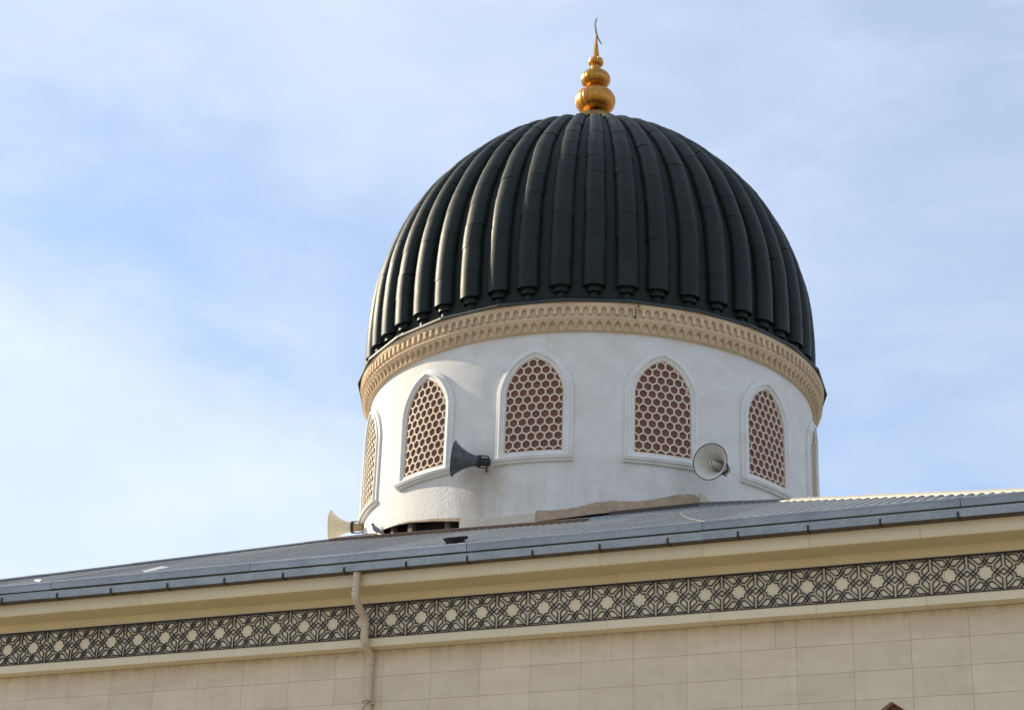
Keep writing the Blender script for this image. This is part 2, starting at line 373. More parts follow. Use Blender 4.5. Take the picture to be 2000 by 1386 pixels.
# window cutter
WAX, WAZ = 5.293, 8.105
arch = []
for k in range(11):
    t = k/10; arch.append((t*.95, -(.68*t*.95+.55*(t**3))))
awin = [(WAX+a, WAZ+b) for a, b in arch]+[(WAX+.95, 4.2), (WAX-.95, 4.2)]+[(WAX-a, WAZ+b) for a, b in arch[::-1][:-1]]
awin_ccw = awin[::-1]
def cut(me):
    """cut the window opening out of a wall mesh"""
    c = MB(); n = len(awin); c.add([(x, -.5, z) for x, z in awin]+[(x, .45, z) for x, z in awin],
        [tuple(range(n)), tuple(range(n, 2*n))[::-1]]+[(i, i+n, (i+1) % n+n, (i+1) % n) for i in range(n)])
    cm = c.mesh('cutter'); co = bpy.data.objects.new('cutter', cm); sc.collection.objects.link(co)
    o = bpy.data.objects.new('tmp', me); sc.collection.objects.link(o)
    md = o.modifiers.new('b', 'BOOLEAN'); md.object = co; md.operation = 'DIFFERENCE'; md.solver = 'EXACT'
    dg = bpy.context.evaluated_depsgraph_get(); dg.update()
    r = bpy.data.meshes.new_from_object(o.evaluated_get(dg))
    bpy.data.objects.remove(o); bpy.data.objects.remove(co); return r
mb = MB(); mb.box(WX0, WX1, .022, 18.2, 0, 10.2)
obj('wall', cut(mb.mesh('wall', 'wall_mortar')), hall)
# wall tiles
Z0 = 8.94563
def tile_mesh(w, h):
    mb = MB(); g_, t_, b_ = .0014, .020, .0016
    x0, x1, z0, z1 = g_, w-g_, g_, h-g_
    v = [(x0, t_, z0), (x1, t_, z0), (x1, t_, z1), (x0, t_, z1), (x0, b_, z0), (x1, b_, z0), (x1, b_, z1), (x0, b_, z1),
         (x0+b_, 0, z0+b_), (x1-b_, 0, z0+b_), (x1-b_, 0, z1-b_), (x0+b_, 0, z1-b_)]
    f = [(8, 9, 10, 11), (0, 1, 5, 4), (1, 2, 6, 5), (2, 3, 7, 6), (3, 0, 4, 7), (4, 5, 9, 8), (5, 6, 10, 9), (6, 7, 11, 10), (7, 4, 8, 11), (0, 3, 2, 1)]
    mb.add(v, f); return mb.mesh('wall_tile', 'limestone_tile')
tm_full = tile_mesh(.8, .4); split = {0: .08, 4: .52, 8: -1, 14: .43, 3: .55}
cutcols = {-14: .62, -12: .13, -8: .57, -5: .22, -3: -1, 1: .45, 4: .5}
tmc = {}
for j in range(-1, 6):
    z1 = Z0-j*.4; z0 = z1-.4
    for i in range(-15, 10):
        x0 = i*.8
        if x0+.8 > WX1+.01 or x0 < WX0-.15: continue
        pieces = [(0, .8)]
        if j == -1 and cutcols.get(i, -1) > 0: pieces = [(0, cutcols[i]), (cutcols[i], .8)]
        for a, b in pieces:
            k = round(b-a, 3)
            if k == .8: me = tm_full
            else: me = tmc.setdefault(k, tile_mesh(k, .4))
            X0 = x0+a
            if X0 < WAX+.95 and X0+k > WAX-.95 and z0 < WAZ:
                c = MB(); c.v = [(p.co.x+X0, p.co.y, p.co.z+z0) for p in me.vertices]; c.f = [tuple(p.vertices) for p in me.polygons]
                me2 = cut(c.mesh('wall_tile', 'limestone_tile'))
                if len(me2.vertices): obj('wall_tile', me2, hall)
            else:
                obj('wall_tile', me, hall, (X0, random.uniform(-.0015, .0015), z0))
# pointed window
mb = MB(); n = len(awin); ins = lambda p, k: (WAX+(p[0]-WAX)*(1-k*.9), WAZ-k*1.05+(p[1]-WAZ)*(1-k*.25))
fr = [ins(p, .07) for p in awin]
vs = [(x, .16, z) for x, z in awin]+[(x, .16, z) for x, z in fr]+[(x, .24, z) for x, z in fr]
fs = [(i, (i+1) % n, (i+1) % n+n, i+n) for i in range(n)]+[(i+n, (i+1) % n+n, (i+1) % n+2*n, i+2*n) for i in range(n)]
mb.add(vs, fs)
win = obj('window', mb.mesh('window', 'window_brown'), hall)
mb = MB(); mb.add([(x, .235, z) for x, z in awin]+[(x, .25, z) for x, z in awin], [tuple(range(n)), tuple(range(n, 2*n))[::-1]])
sub('pane', mb.mesh('pane', 'glass_dark'), win)
mb = MB(); mb.box(WAX-.035, WAX+.035, .17, .23, 4.2, WAZ-.25); mb.box(WAX-.9, WAX+.9, .175, .228, 6.75, 6.83)
sub('glazing_bar', mb.mesh('glazing_bar', 'window_brown'), win)

YF = -.2529
def joints(first, step, lo, hi):
    k = math.ceil((lo-first)/step); xs = [lo]
    while first+k*step < hi-.05:
        x = first+k*step
        if x > lo+.05: xs.append(x)
        k += 1
    return xs+[hi]
def run(name, prof, xs, m, gap=.0035, jit=.002):
    for a, b in zip(xs, xs[1:]):
        mb = MB(); jy = random.uniform(-jit, jit); jz = random.uniform(-jit, jit)*.6
        mb.extrude_x([(y+jy, z+jz) for y, z in prof], a+gap/2, b-gap/2)
        obj(name, mb.mesh(name, m), hall)
JB = joints(-1.786, 1.5345, XL+.35, XR-.35)
run('ledge_panel', [(YF, 9.345), (.018, 9.348), (.018, 9.475), (YF, 9.475)], JB, 'cream_panel')
run('frieze_panel', [(YF+.016, 9.4765), (.018, 9.4765), (.018, 10.005), (YF+.016, 10.005)], joints(-1.74, 3.155/2, XL+.36, XR-.36), 'cream_panel')
run('upper_panel', [(YF, 10.0065), (.018, 10.0065), (.018, 10.1605), (YF, 10.1605)], joints(-1.739, 3.155, XL+.35, XR-.35), 'cream_soffit')
JF = joints(-1.767, 1.5385, XL+.1, XR-.1)
run('soffit_panel', [(-.664, 10.162), (.018, 10.162), (.018, 10.182), (-.664, 10.182)], JF, 'cream_soffit')
run('fascia_panel', [(-.667, 10.164), (-.690, 10.166), (-.7165, 10.214), (-.7165, 10.50), (-.667, 10.50)], JF, 'cream_panel')
# side wall trim at the two corners (plain return boxes)
for x0, x1, nm in ((XL+.1, XL+.104, 'return'), (XR-.104, XR-.1, 'return')):
    mb = MB(); mb.box(x0, x1, -.66, 18.9, 10.19, 10.50); obj('side_fascia', mb.mesh('side_fascia', 'cream_panel'), hall)

# frieze screen
P2, ZM = .494, 9.741
strokes = [[(0, .131), (.041, .088), (.087, .088), (.087, .043), (.129, 0)],
           [(0, .131), (.072, .229), (.212, .229)],
           [(-.042, .254), (.052, .129), (.091, .129), (.208, .245)],
           [(.129, 0), (.163, .033), (.223, .089), (.223, .254)],
           [(.247, -.047), (.1975, 0), (.128, .066), (.128, .101), (.223, .197)]]
mb = MB(); done = set(); cnt = 0
for su in (1, -1):
    for sv in (1, -1):
        for s in strokes:
            for (a, b) in zip(s, s[1:]):
                p = (a[0]*su, a[1]*sv); q = (b[0]*su, b[1]*sv)
                key = tuple(sorted([(round(p[0], 3), round(p[1], 3)), (round(q[0], 3), round(q[1], 3))]))
                if key in done: continue
                done.add(key); cnt += 1
                d = Vector((q[0]-p[0], 0, q[1]-p[1])); L = d.length; d.normalize(); nn = Vector((-d.z, 0, d.x))
                dep = .0080+.0003*(cnt % 9)
                mb.obox(((p[0]+q[0])/2, -dep, (p[1]+q[1])/2), d*(L/2+.0055), nn*.0067, Vector((0, dep, 0)))
unit = mb.mesh('screen_unit', 'dark_screen')
mb = MB(); mb.box(XL+.36, XR-.36, YF-.016, YF+.014, 9.992, 10.010); mb.box(XL+.36, XR-.36, YF-.014, YF+.014, 9.473, 9.487)
mb.box(XL+.36, XR-.36, YF-.020, YF+.012, 10.0102, 10.016)
screen = obj('frieze_screen', mb.mesh('frieze_screen', 'dark_screen'), hall)
hall_off = WLOC[hall.name]
k = -6
while True:
    x = -9.106+k*P2; k += 1
    if x < XL+.62: continue
    if x > XR-.62: break
    sub('screen_unit', unit, screen, (x, YF+.014, ZM))

# ================================================================== roof
roof = thing('hall_roof', 'blue-grey ribbed sheet-metal pyramid roof sloping up to the drum', 'roof', (RCX, YE, ZE))
RP = .163
def rib_sheet(xa, xb):
    """one profiled sheet on the front slope, between x=xa and xb, trimmed at the hips"""
    mb = MB(); n = round((xb-xa)/RP); rows = []
    y0 = -.845
    def ytop(x): return min(YE+HALF-abs(x-RCX)-.10, 5.6)
    prof = []
    for i in range(n):
        c = xa+(i+.5)*RP
        prof += [(c-RP/2, 0), (c-.030, 0), (c-.019, .034), (c+.019, .034), (c+.027, 0)]
    prof.append((xb, 0))
    vs = []; K = 4
    for x, h in prof:
        yt = max(ytop(x), y0+.06); ys = (y0, min(y0+.10, (y0+yt)/2), (y0+.10+yt)/2 if yt > y0+.3 else (y0+2*yt)/3, yt)
        for q_, y in enumerate(ys):
            hh = h*(0 if q_ == 0 else 1); vs.append((x, y-hh*math.sin(R_(22.3)), ZE+(y-YE)*TAN+hh*math.cos(R_(22.3))))
    m = len(prof)
    mb.add(vs, [(i*K+j, (i+1)*K+j, (i+1)*K+j+1, i*K+j+1) for i in range(m-1) for j in range(K-1)])
    return mb.mesh('roof_sheet', 'roof_sheet')
nS = 7; xa = RCX-HALF+.35; sheets = []
while xa < RCX+HALF-.3:
    xb = xa+nS*RP
    o = obj('roof_sheet', rib_sheet(xa, xb-.004), roof); o.location.z += random.uniform(0, .004); xa = xb
# screws on the sheets: rows of small heads
mb = MB()
for i in range(150):
    x = RCX-HALF+.8+random.random()*(2*HALF-1.6); y = random.choice((.35, 1.4, 2.5, 3.6))
    if y > HALF-abs(x-RCX)-1.2: continue
    x = RCX-HALF+.35+(math.floor((x-(RCX-HALF+.35))/RP)+.02)*RP
    x += RP*.48; z = ZE+(y-YE)*TAN+.028; mb.box(x-.008, x+.008, y-.008, y+.008, z, z+.014)
so_ = obj('screw', mb.mesh('screw', 'cap_dark'), roof); so_['kind'] = 'stuff'
# other slopes, plain, behind
def slope(name, pts, m='roof_sheet'):
    mb = MB(); mb.add(pts, [tuple(range(len(pts)))]); obj(name, mb.mesh(name, m), roof)
ap = (RCX, RCY, ZE+HALF*TAN-.05)
cnr = [(RCX-HALF, YE, ZE-.01), (RCX+HALF, YE, ZE-.01), (RCX+HALF, YE+2*HALF, ZE-.01), (RCX-HALF, YE+2*HALF, ZE-.01)]
slope('side_slope', [cnr[3], cnr[0], ap]); slope('side_slope', [cnr[1], cnr[2], ap]); slope('back_slope', [cnr[2], cnr[3], ap])
slope('underlay', [(RCX-HALF, YE+.3, ZE+.3*TAN-.045), (RCX+HALF, YE+.3, ZE+.3*TAN-.045), (ap[0], ap[1], ap[2]-.05)], 'cap_dark')
# eaves apron: flat flashing strip below the ribs
mb = MB(); al = R_(22.3); sn, cs = math.sin(al), math.cos(al)
for a, b in zip(joints(-.73, 3.6, XL, XR), joints(-.73, 3.6, XL, XR)[1:]):
    mb = MB(); y0, y1 = YE-.045, -.825; z0, z1 = ZE+(y0-YE)*TAN+.012, ZE+(y1-YE)*TAN+.012
    mb.extrude_x([(y0, z0-.006), (y1, z1-.006), (y1, z1), (y0, z0)], a+.002, b-.002)
    obj('eaves_apron', mb.mesh('eaves_apron', 'roof_sheet'), roof)
# hip caps
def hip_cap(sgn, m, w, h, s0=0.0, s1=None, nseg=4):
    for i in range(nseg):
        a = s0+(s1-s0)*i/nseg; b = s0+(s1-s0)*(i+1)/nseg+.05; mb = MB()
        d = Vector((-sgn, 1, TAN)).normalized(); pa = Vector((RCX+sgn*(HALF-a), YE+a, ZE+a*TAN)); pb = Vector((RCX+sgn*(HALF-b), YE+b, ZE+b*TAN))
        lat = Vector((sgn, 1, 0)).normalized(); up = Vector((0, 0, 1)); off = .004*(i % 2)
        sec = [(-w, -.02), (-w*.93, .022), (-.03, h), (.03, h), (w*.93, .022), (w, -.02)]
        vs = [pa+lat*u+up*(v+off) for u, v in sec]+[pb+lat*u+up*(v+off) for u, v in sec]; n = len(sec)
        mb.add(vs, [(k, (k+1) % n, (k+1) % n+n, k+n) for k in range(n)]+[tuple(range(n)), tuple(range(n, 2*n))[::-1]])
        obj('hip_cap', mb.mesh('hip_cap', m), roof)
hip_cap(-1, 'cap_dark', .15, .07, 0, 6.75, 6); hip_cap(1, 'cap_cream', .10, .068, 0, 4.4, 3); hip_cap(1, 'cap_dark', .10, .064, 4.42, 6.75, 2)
# corner flashing at the right end of the eaves
mb = MB(); mb.extrude_x([(YE-.04, ZE-.03), (-.2, ZE+.25), (-.2, ZE+.285), (YE-.04, ZE+.025)], 6.75, XR-.02)
obj('corner_flashing', mb.mesh('corner_flashing', 'galvanised'), roof)

# ================================================================== gutter
gut = thing('roof_gutter', 'long galvanised box gutter hung along the eaves on rusty brackets', 'gutter', (-2.3, -.8, 10.35))
GJ = joints(-.73, 3.62, XL, XR)
for a, b in zip(GJ, GJ[1:]):
    mb = MB(); j = random.uniform(-.004, .004); t = .006
    # trough: open box with rolled lip
    mb.extrude_x([(-.880, 10.352+j), (-.722, 10.352+j), (-.722, 10.47), (-.728, 10.47), (-.728, 10.358+j), (-.874, 10.358+j), (-.884, 10.460+j),
                  (-.872, 10.462+j), (-.872, 10.468+j), (-.892, 10.467+j)], a+.001, b+.012)
    obj('gutter_trough', mb.mesh('gutter_trough', 'galvanised'), gut)
    mb = MB(); j = random.uniform(-.004, .004)
    mb.extrude_x([(-.893, 10.496+j), (-.887, 10.496+j), (-.887, 10.617+j), (-.845, 10.640+j), (-.848, 10.646+j), (-.893, 10.622+j)], a+.001, b+.010)
    obj('drip_edge', mb.mesh('drip_edge', 'galvanised'), gut)
    mb = MB(); mb.box(a, b-.002, -.868, -.862, 10.44, 10.506); obj('back_strip', mb.mesh('back_strip', 'gutter_brown'), gut)
    mb = MB(); mb.box(a+.003, b+.008, -.8795, -.7225, 10.3465, 10.3505); obj('gutter_bottom', mb.mesh('gutter_bottom', 'gutter_brown'), gut)
bm_ = MB(); bm_.box(-.014, .014, -.0085, 0, -.072, -.006)
bm_.obox((0, .016, -.0800), (.014, 0, 0), (0, .026, -.006), (0, .001, .004)); bm_.obox((0, .088, -.0875), (.014, 0, 0), (0, .052, 0), (0, 0, .004))
brm = bm_.mesh('gutter_bracket', 'rust_iron')
k = -4
for k in range(-4, 17):
    x = -8.864+1.0214*k+random.uniform(-.02, .02)
    if XL+.1 < x < XR-.1: obj('gutter_bracket', brm, gut, (x, -.8905, 10.428))

# ================================================================== downpipe
pipe = thing('downpipe', 'cream round rainwater downpipe bending back to the tiled wall', 'downpipe', (-2.6, -.1, 0))
PX = -2.555; pr = .0595
def bend(a, b, c, n=6, k=.09):
    a, b, c = map(Vector, (a, b, c)); p0 = b+(a-b).normalized()*k; p1 = b+(c-b).normalized()*k
    return [((1-t)**2)*p0+2*t*(1-t)*b+t*t*p1 for t in [i/n for i in range(n+1)]]
A0 = (PX+.01, -.795, 10.36); A1 = (PX, -.795, 9.955); A2 = (PX, -.385, 9.715); A3 = (PX-.005, -.385, 9.415); A4 = (PX-.025, -.085, 9.240); A5 = (PX-.02, -.085, .1)
def ptube(name, pts, r, m='pipe_cream', n=20):
    mb = MB(); mb.tube(pts, r, n); return obj(name, mb.mesh(name, m, True, 50), pipe)
e1, e2, e3, e4 = bend(A0, A1, A2), bend(A1, A2, A3), bend(A2, A3, A4), bend(A3, A4, A5)
ptube('pipe_section', [A0, e1[0]], pr); ptube('pipe_section', [e1[-1], e2[0]], pr-.004); ptube('pipe_section', [e2[-1], e3[0]], pr-.002)
ptube('pipe_section', [e3[-1], e4[0]], pr-.004); ptube('pipe_section', [e4[-1], Vector((PX-.02, -.085, 8.35))], pr-.003)
ptube('pipe_section', [Vector((PX-.02, -.085, 8.352)), A5], pr-.001)
for e in (e1, e2, e3, e4): ptube('elbow', e, [pr+.004*(i % 2) for i in range(len(e))])
for z, y in ((10.14, -.795), (9.52, -.385), (9.63, -.385), (9.13, -.085)):
    mb = MB(); mb.tube([(PX-(.02 if z < 9.3 else 0), y, z-.022), (PX-(.02 if z < 9.3 else 0), y, z+.022)], pr+.006, 20); obj('pipe_socket', mb.mesh('pipe_socket', 'pipe_cream', True, 50), pipe)
mb = MB(); mb.tube([(PX-.02, -.085, 8.50), (PX-.02, -.085, 8.535)], pr+.007, 20); mb.box(PX-.09, PX-.07, -.1, .01, 8.50, 8.535); mb.box(PX+.03, PX+.07, -.1, .01, 8.50, 8.535)
obj('pipe_clip', mb.mesh('pipe_clip', 'pipe_cream', True, 40), pipe)
wire = MB(); wp = [(PX+.07, -.15, 8.52), (PX+.01, -.172, 8.50), (PX-.05, -.175, 8.41), (PX-.10, -.15, 8.30), (PX-.12, -.1, 8.1), (PX-.13, -.05, 7.6)]
wire.tube(wp, .0045, 6); wire.tube([(PX+.065, -.15, 8.522), (PX, -.172, 8.545), (PX-.06, -.165, 8.53), (PX-.1, -.13, 8.50)], .0045, 6)
thing('loose_wire', 'thin dark wire twisted round the downpipe clip', 'wire', (0, 0, 0), me=wire.mesh('loose_wire', 'black_iron'))

# ================================================================== drum
ZB = 12.75
drum = thing('dome_drum', 'round white plastered drum with arched lattice windows below the dome', 'drum', (DX, DY, ZB))
DL = (DX, DY, 0)
def gap(az):
    az = (az+180) % 360-180
    tab = [(-180, -.15), (-42, -.15), (-40.5, .15), (-34, .225), (-28, .26), (-20, .25), (-12, .205), (-11.5, .03), (7, .03), (7.5, .06), (20, .085), (32, .07), (44, .035), (46, -.15), (180, -.15)]
    for (a, b), (c, d) in zip(tab, tab[1:]):
        if a <= az <= c: return b+(d-b)*(az-a)/(c-a)
def zb(az):
    p = cyl(az, 0); return roof_z(p.x, p.y)
mb = MB(); n = 720; th = .03
for k in range(n):
    a0, a1 = -180+360*k/n, -180+360*(k+1)/n
    z0, z1 = zb(a0)+gap(a0), zb(a1)+gap(a1)
    q = lambda a, r, z: (r*math.sin(R_(a)), -r*math.cos(R_(a)), z)
    mb.add([q(a0, DR, z0), q(a1, DR, z1), q(a1, DR, 16.7), q(a0, DR, 16.7), q(a0, DR-th, z0), q(a1, DR-th, z1)], [(0, 1, 2, 3), (4, 5, 1, 0)])
obj('drum_wall', mb.mesh('drum_wall', 'white_stucco', True, 60), drum, DL)
mb = MB(); mb.lathe([(4.22, 12.3), (4.22, 15.0)], 64); obj('inner_wall', mb.mesh('inner_wall', 'dark_inside', True), drum, DL)
def az_strip(name, a0, a1, zlo, zhi, r0, r1, m, step=1.0):
    mb = MB(); n = max(2, int((a1-a0)/step)); vs = []
    for k in range(n+1):
        a = a0+(a1-a0)*k/n; s, c = math.sin(R_(a)), -math.cos(R_(a))
        for r, z in ((r0, zlo(a)), (r1, zlo(a)), (r1, zhi(a)), (r0, zhi(a))): vs.append((r*s, r*c, z))
    fs = [(0, 1, 2, 3), tuple(4*n+i for i in (3, 2, 1, 0))]
    for k in range(n):
        for j in range(4): fs.append((4*k+j, 4*k+(j+1) % 4, 4*k+4+(j+1) % 4, 4*k+4+j))
    mb.add(vs, fs); return obj(name, mb.mesh(name, m, True, 40), drum, DL)
rj = random.Random(3); ragged = [rj.uniform(-.012, .012) for _ in range(400)]
rag = lambda a: .5*ragged[int(a*4) % 400]+.5*ragged[int(a*1.5) % 400]
az_strip('base_panel', -11.9, 7.0, lambda a: zb(a)+.02, lambda a: zb(a)+.215, DR-.02, DR+.014, 'base_cream')
az_strip('bare_strip', 7.05, 45.0, lambda a: zb(a)+gap(a), lambda a: zb(a)+gap(a)+.19+.03*math.sin(a*.35)+rag(a), DR-.03, DR+.004, 'raw_plaster', .25)
az_strip('bare_strip', -33, -12, lambda a: zb(a)+gap(a)+.001, lambda a: zb(a)+gap(a)+.022+.045*max(0, (a+30)/18)+rag(a)*.5, DR-.03, DR+.004, 'raw_plaster', .25)
az_strip('corner_post', 45.05, 46.3, lambda a: zb(a)-.02, lambda a: zb(a)+.25, DR-.02, DR+.03, 'base_cream')
az_strip('base_panel', 46.4, 53, lambda a: zb(a)-.02, lambda a: zb(a)+.24-.20*(a-46.4)/6.6, DR-.02, DR+.010, 'base_cream')
az_strip('foot_flashing', 46.4, 110, lambda a: zb(a)-.03, lambda a: zb(a)+.075, DR-.02, DR+.06, 'roof_sheet')
for a, w in ((-37.3, .10), (-29.2, .13), (-16.4, .10)):
    mb = MB(); c = Vector((4.43*math.sin(R_(a)), -4.43*math.cos(R_(a)), zb(a)+.12)); rd = Vector((math.sin(R_(a)), -math.cos(R_(a)), 0)); tg = Vector((math.cos(R_(a)), math.sin(R_(a)), 0))
    mb.obox(c, tg*w/2, rd*.05, Vector((0, 0, .22))); obj('stud', mb.mesh('stud', 'old_wood'), drum, DL)

# ---- windows
UD = [(0, 0), (.115, .048), (.22, .108), (.31, .184), (.38, .266), (.445, .366), (.495, .468), (.533, .575), (.5553, .69)]
ZA, ZS, ZO = 16.075, 16.075-.69, 14.180      # apex, spring line, bottom of opening
hw = .5553
outline = [(u, ZA-d) for u, d in UD]+[(hw, ZO+1e-6)]+[(-hw, ZO)]+[(-u, ZA-d) for u, d in UD[::-1][:-1]]   # clockwise from the apex, seen from outside
def wrap(u, z, d, r=DR): return ((r+d)*math.sin(u/r), -(r+d)*math.cos(u/r), z)
def dens(pts, closed=True, mx=.09):
    out = []; n = len(pts)
    for i in range(n if closed else n-1):
        a, b = pts[i], pts[(i+1) % n]; L = math.hypot(b[0]-a[0], b[1]-a[1]); m = max(1, math.ceil(L/mx)) if abs(b[0]-a[0]) > .02 and abs(b[1]-a[1]) < .02 else 1
        for k in range(m): out.append((a[0]+(b[0]-a[0])*k/m, a[1]+(b[1]-a[1])*k/m))
    return out
out_d = dens(outline)
def offset(pts, t):
    n = len(pts); res = []
    for i in range(n):
        p0, p, p1 = pts[i-1], pts[i], pts[(i+1) % n]
        def nrm(a, b):
            dx, dz = b[0]-a[0], b[1]-a[1]; L = math.hypot(dx, dz); return (-dz/L, dx/L)
        n0, n1 = nrm(p0, p), nrm(p, p1); bx, bz = n0[0]+n1[0], n0[1]+n1[1]; L2 = bx*bx+bz*bz
        k = 2*t/L2 if L2 > 1e-6 else 0
        res.append((p[0]+bx*k, p[1]+bz*k))
    return res
fprof = [(-.004, .004), (-.004, .050), (.030, .050), (.052, .062), (.060, .084), (.082, .092), (.104, .084), (.112, .060), (.150, .052), (.172, .044), (.176, 0)]
mb = MB(); rings = [[wrap(u, z, d) for u, z in offset(out_d, t)] for t, d in fprof]; n = len(out_d); P = len(fprof)
mb.add([p for r in rings for p in r], [(j*n+i, j*n+(i+1) % n, (j+1)*n+(i+1) % n, (j+1)*n+i) for j in range(P-1) for i in range(n)])
frame_me = mb.mesh('window', 'white_trim', True, 28)
mb = MB(); m_ = 20
for (z0, z1, d0, d1) in ((13.985, 14.028, .060, .075), (14.028, 14.075, .105, .125)):
    vs = []
    for k in range(m_+1):
        u = -.742+1.484*k/m_
        vs += [wrap(u, z0, 0), wrap(u, z0, d0), wrap(u, z1, d1), wrap(u, z1, 0)]
    fs = [(0, 1, 2, 3), tuple(4*m_+i for i in (3, 2, 1, 0))]+[(4*k+j, 4*k+(j+1) % 4, 4*k+4+(j+1) % 4, 4*k+4+j) for k in range(m_) for j in range(4)]
    mb.add(vs, fs)
sill_me = mb.mesh('sill', 'white_trim', True, 30)
mb = MB(); bo = dens(outline); nb = len(bo)
# backing board as vertical strips wrapped round the drum
cols = 14
conv = outline[::-1]
for k in range(cols):
    u0, u1 = -hw+2*hw*k/cols, -hw+2*hw*(k+1)/cols
    pl = clip_poly([(u0, ZO-.01), (u1, ZO-.01), (u1, ZA+.01), (u0, ZA+.01)], conv)
    if len(pl) > 2: mb.add([wrap(u, z, .006) for u, z in pl], [tuple(range(len(pl)))])
back_me = mb.mesh('backing_panel', 'brown_board')
mb = MB(); S = .1685; ro, ri = S/math.sqrt(3), .0800; zr0 = 14.22
LF, LB = .034, .008
inner = offset(outline, -.028); convi = inner[::-1]
row = 0; z = ZO+.012
while z < ZA+.1:
    for c in range(-5, 6):
        cx = (c+(.5 if row % 2 else 0))*S-.042
        H = [(cx+ro*math.sin(R_(60*k)), z+ro*math.cos(R_(60*k))) for k in range(6)][::-1]
        h = [(cx+ri*math.sin(R_(60*k)), z+ri*math.cos(R_(60*k))) for k in range(6)][::-1]
        for k in range(6):
            qd = [H[k], H[(k+1) % 6], h[(k+1) % 6], h[k]]
            pl = clip_poly(qd, conv)
            if len(pl) > 2: mb.add([wrap(u, zz, LF) for u, zz in pl], [tuple(range(len(pl)))])
            e = clip_poly([h[k], h[(k+1) % 6], ((h[k][0]+h[(k+1) % 6][0])/2, (h[k][1]+h[(k+1) % 6][1])/2+1e-4)], conv)
            if len(e) >= 2:
                a, b = h[k], h[(k+1) % 6]
                ok = lambda p: len(clip_poly([p, (p[0]+1e-4, p[1]), (p[0], p[1]+1e-4)], conv)) >= 3
                if ok(a) and ok(b): mb.add([wrap(*a, LF), wrap(*b, LF), wrap(*b, LB), wrap(*a, LB)], [(0, 1, 2, 3)])
    z += S*math.sqrt(3)/2; row += 1
# flat border of the pierced panel
n = len(outline); od = dens(outline); idn = offset(od, -.026)
mb.add([wrap(u, zz, LF+.004) for u, zz in od]+[wrap(u, zz, LF+.004) for u, zz in idn]+[wrap(u, zz, LB) for u, zz in idn],
       [(i, (i+1) % len(od), (i+1) % len(od)+len(od), i+len(od)) for i in range(len(od))]+[(i+len(od), (i+1) % len(od)+len(od), (i+1) % len(od)+2*len(od), i+2*len(od)) for i in range(len(od))])
lat_me = mb.mesh('lattice', 'lattice_cream')
for k in range(12):
    w = obj('window', frame_me, drum, DL, R_(6.0+30*k))
    sub('sill', sill_me, w); sub('lattice', lat_me, w); sub('backing_panel', back_me, w)

# ================================================================== cornice
corn = thing('drum_cornice', 'beige moulded cornice of small blind arches ringing the top of the drum', 'cornice', (DX, DY, 16.55))
for nm, prof in (('crown_fillet', [(4.56, 17.072), (4.812, 17.072), (4.810, 17.035), (4.800, 17.030), (4.795, 17.004), (4.790, 16.984), (4.70, 16.984)]),
                 ('upper_field', [(4.50, 16.99), (4.728, 16.99), (4.722, 16.776), (4.50, 16.776)]),
                 ('middle_bead', [(4.50, 16.777), (4.752, 16.777), (4.764, 16.765), (4.764, 16.752), (4.748, 16.744), (4.744, 16.733), (4.50, 16.733)]),
                 ('lower_field', [(4.50, 16.734), (4.640, 16.734), (4.622, 16.588), (4.50, 16.588)]),
                 ('bottom_fillet', [(4.50, 16.589), (4.640, 16.589), (4.642, 16.574), (4.618, 16.568), (4.610, 16.560), (4.592, 16.557), (4.590, 16.55), (4.50, 16.55)])):
    mb = MB(); mb.lathe(prof, 240); obj(nm, mb.mesh(nm, 'cornice_beige', True, 30), corn, DL)
def arch_module(name, width, zt, zbm, ow, r_arch, rf, rb, pointed, nseg=7):
    """spandrel and tooth between two neighbouring arches, centred on the tooth"""
    hwid = width/2-.0004; tw = (width-ow)/2            # half tooth width
    pts = [(-hwid, zt), (-hwid, None)]
    zc = zt-.012-r_arch                                # spring height of the arch
    side = []
    for k in range(nseg+1):
        t = k/nseg; a = t*math.pi/2
        if pointed: x = hwid-(hwid-tw)*math.sin(a)**1.15; z = zc+r_arch*(math.cos(a)**1.0)*(1-.12*math.sin(2*a))
        else: x = hwid-(hwid-tw)*math.sin(a); z = zc+r_arch*math.cos(a)
        side.append((x, z))
    side.append((tw, zbm))
    right = side; left = [(-x, z) for x, z in side[::-1]]
    poly = [(-hwid, zt), (hwid, zt)]+right+left
    return poly
def push(poly, rf, rb, name, m, extra=None):
    mb = MB(); n = len(poly); f = [(x, -rf(z), z) for x, z in poly]; b = [(x, -rb, z) for x, z in poly]
    half = n//2
    mb.add(f+b, [tuple(range(n))[::-1]]+[(i, (i+1) % n, (i+1) % n+n, i+n) for i in range(n)])
    if extra: extra(mb)
    return mb.mesh(name, m)
wu = 2*math.pi*4.78/180
pu = arch_module('round_arch', wu, 16.9835, 16.829, .108, .060, 0, 0, False)
um = push(pu, lambda z: 4.781, 4.726, 'round_arch', 'cornice_beige')
wl_ = 2*math.pi*4.69/168
pl_ = arch_module('pointed_arch', wl_, 16.7325, 16.640, .122, .072, 0, 0, True)
def brk(mb):
    for i, (z, r) in enumerate(((16.634, 4.668), (16.618, 4.662), (16.602, 4.656))):
        mb.box(-.025, .025, -r, -4.61, z-.0062, z+.0062)
    mb.box(-.019, .019, -4.646, -4.61, 16.595, 16.645)
lm = push(pl_, lambda z: 4.662+(z-16.64)/(16.7325-16.64)*.078, 4.625, 'pointed_arch', 'cornice_beige', brk)
for k in range(180): obj('round_arch', um, corn, DL, R_(2*k+.7))
for k in range(168): obj('pointed_arch', lm, corn, DL, R_(360/168*k+.4))
mb = MB(); mb.box(-.0055, .0055, -4.7965, -4.72, 16.778, 16.990); mb.box(.045, .056, -4.838, -4.79, 16.992, 17.036)  # solid dark slivers, their colour standing in for the shade inside a cornice crack
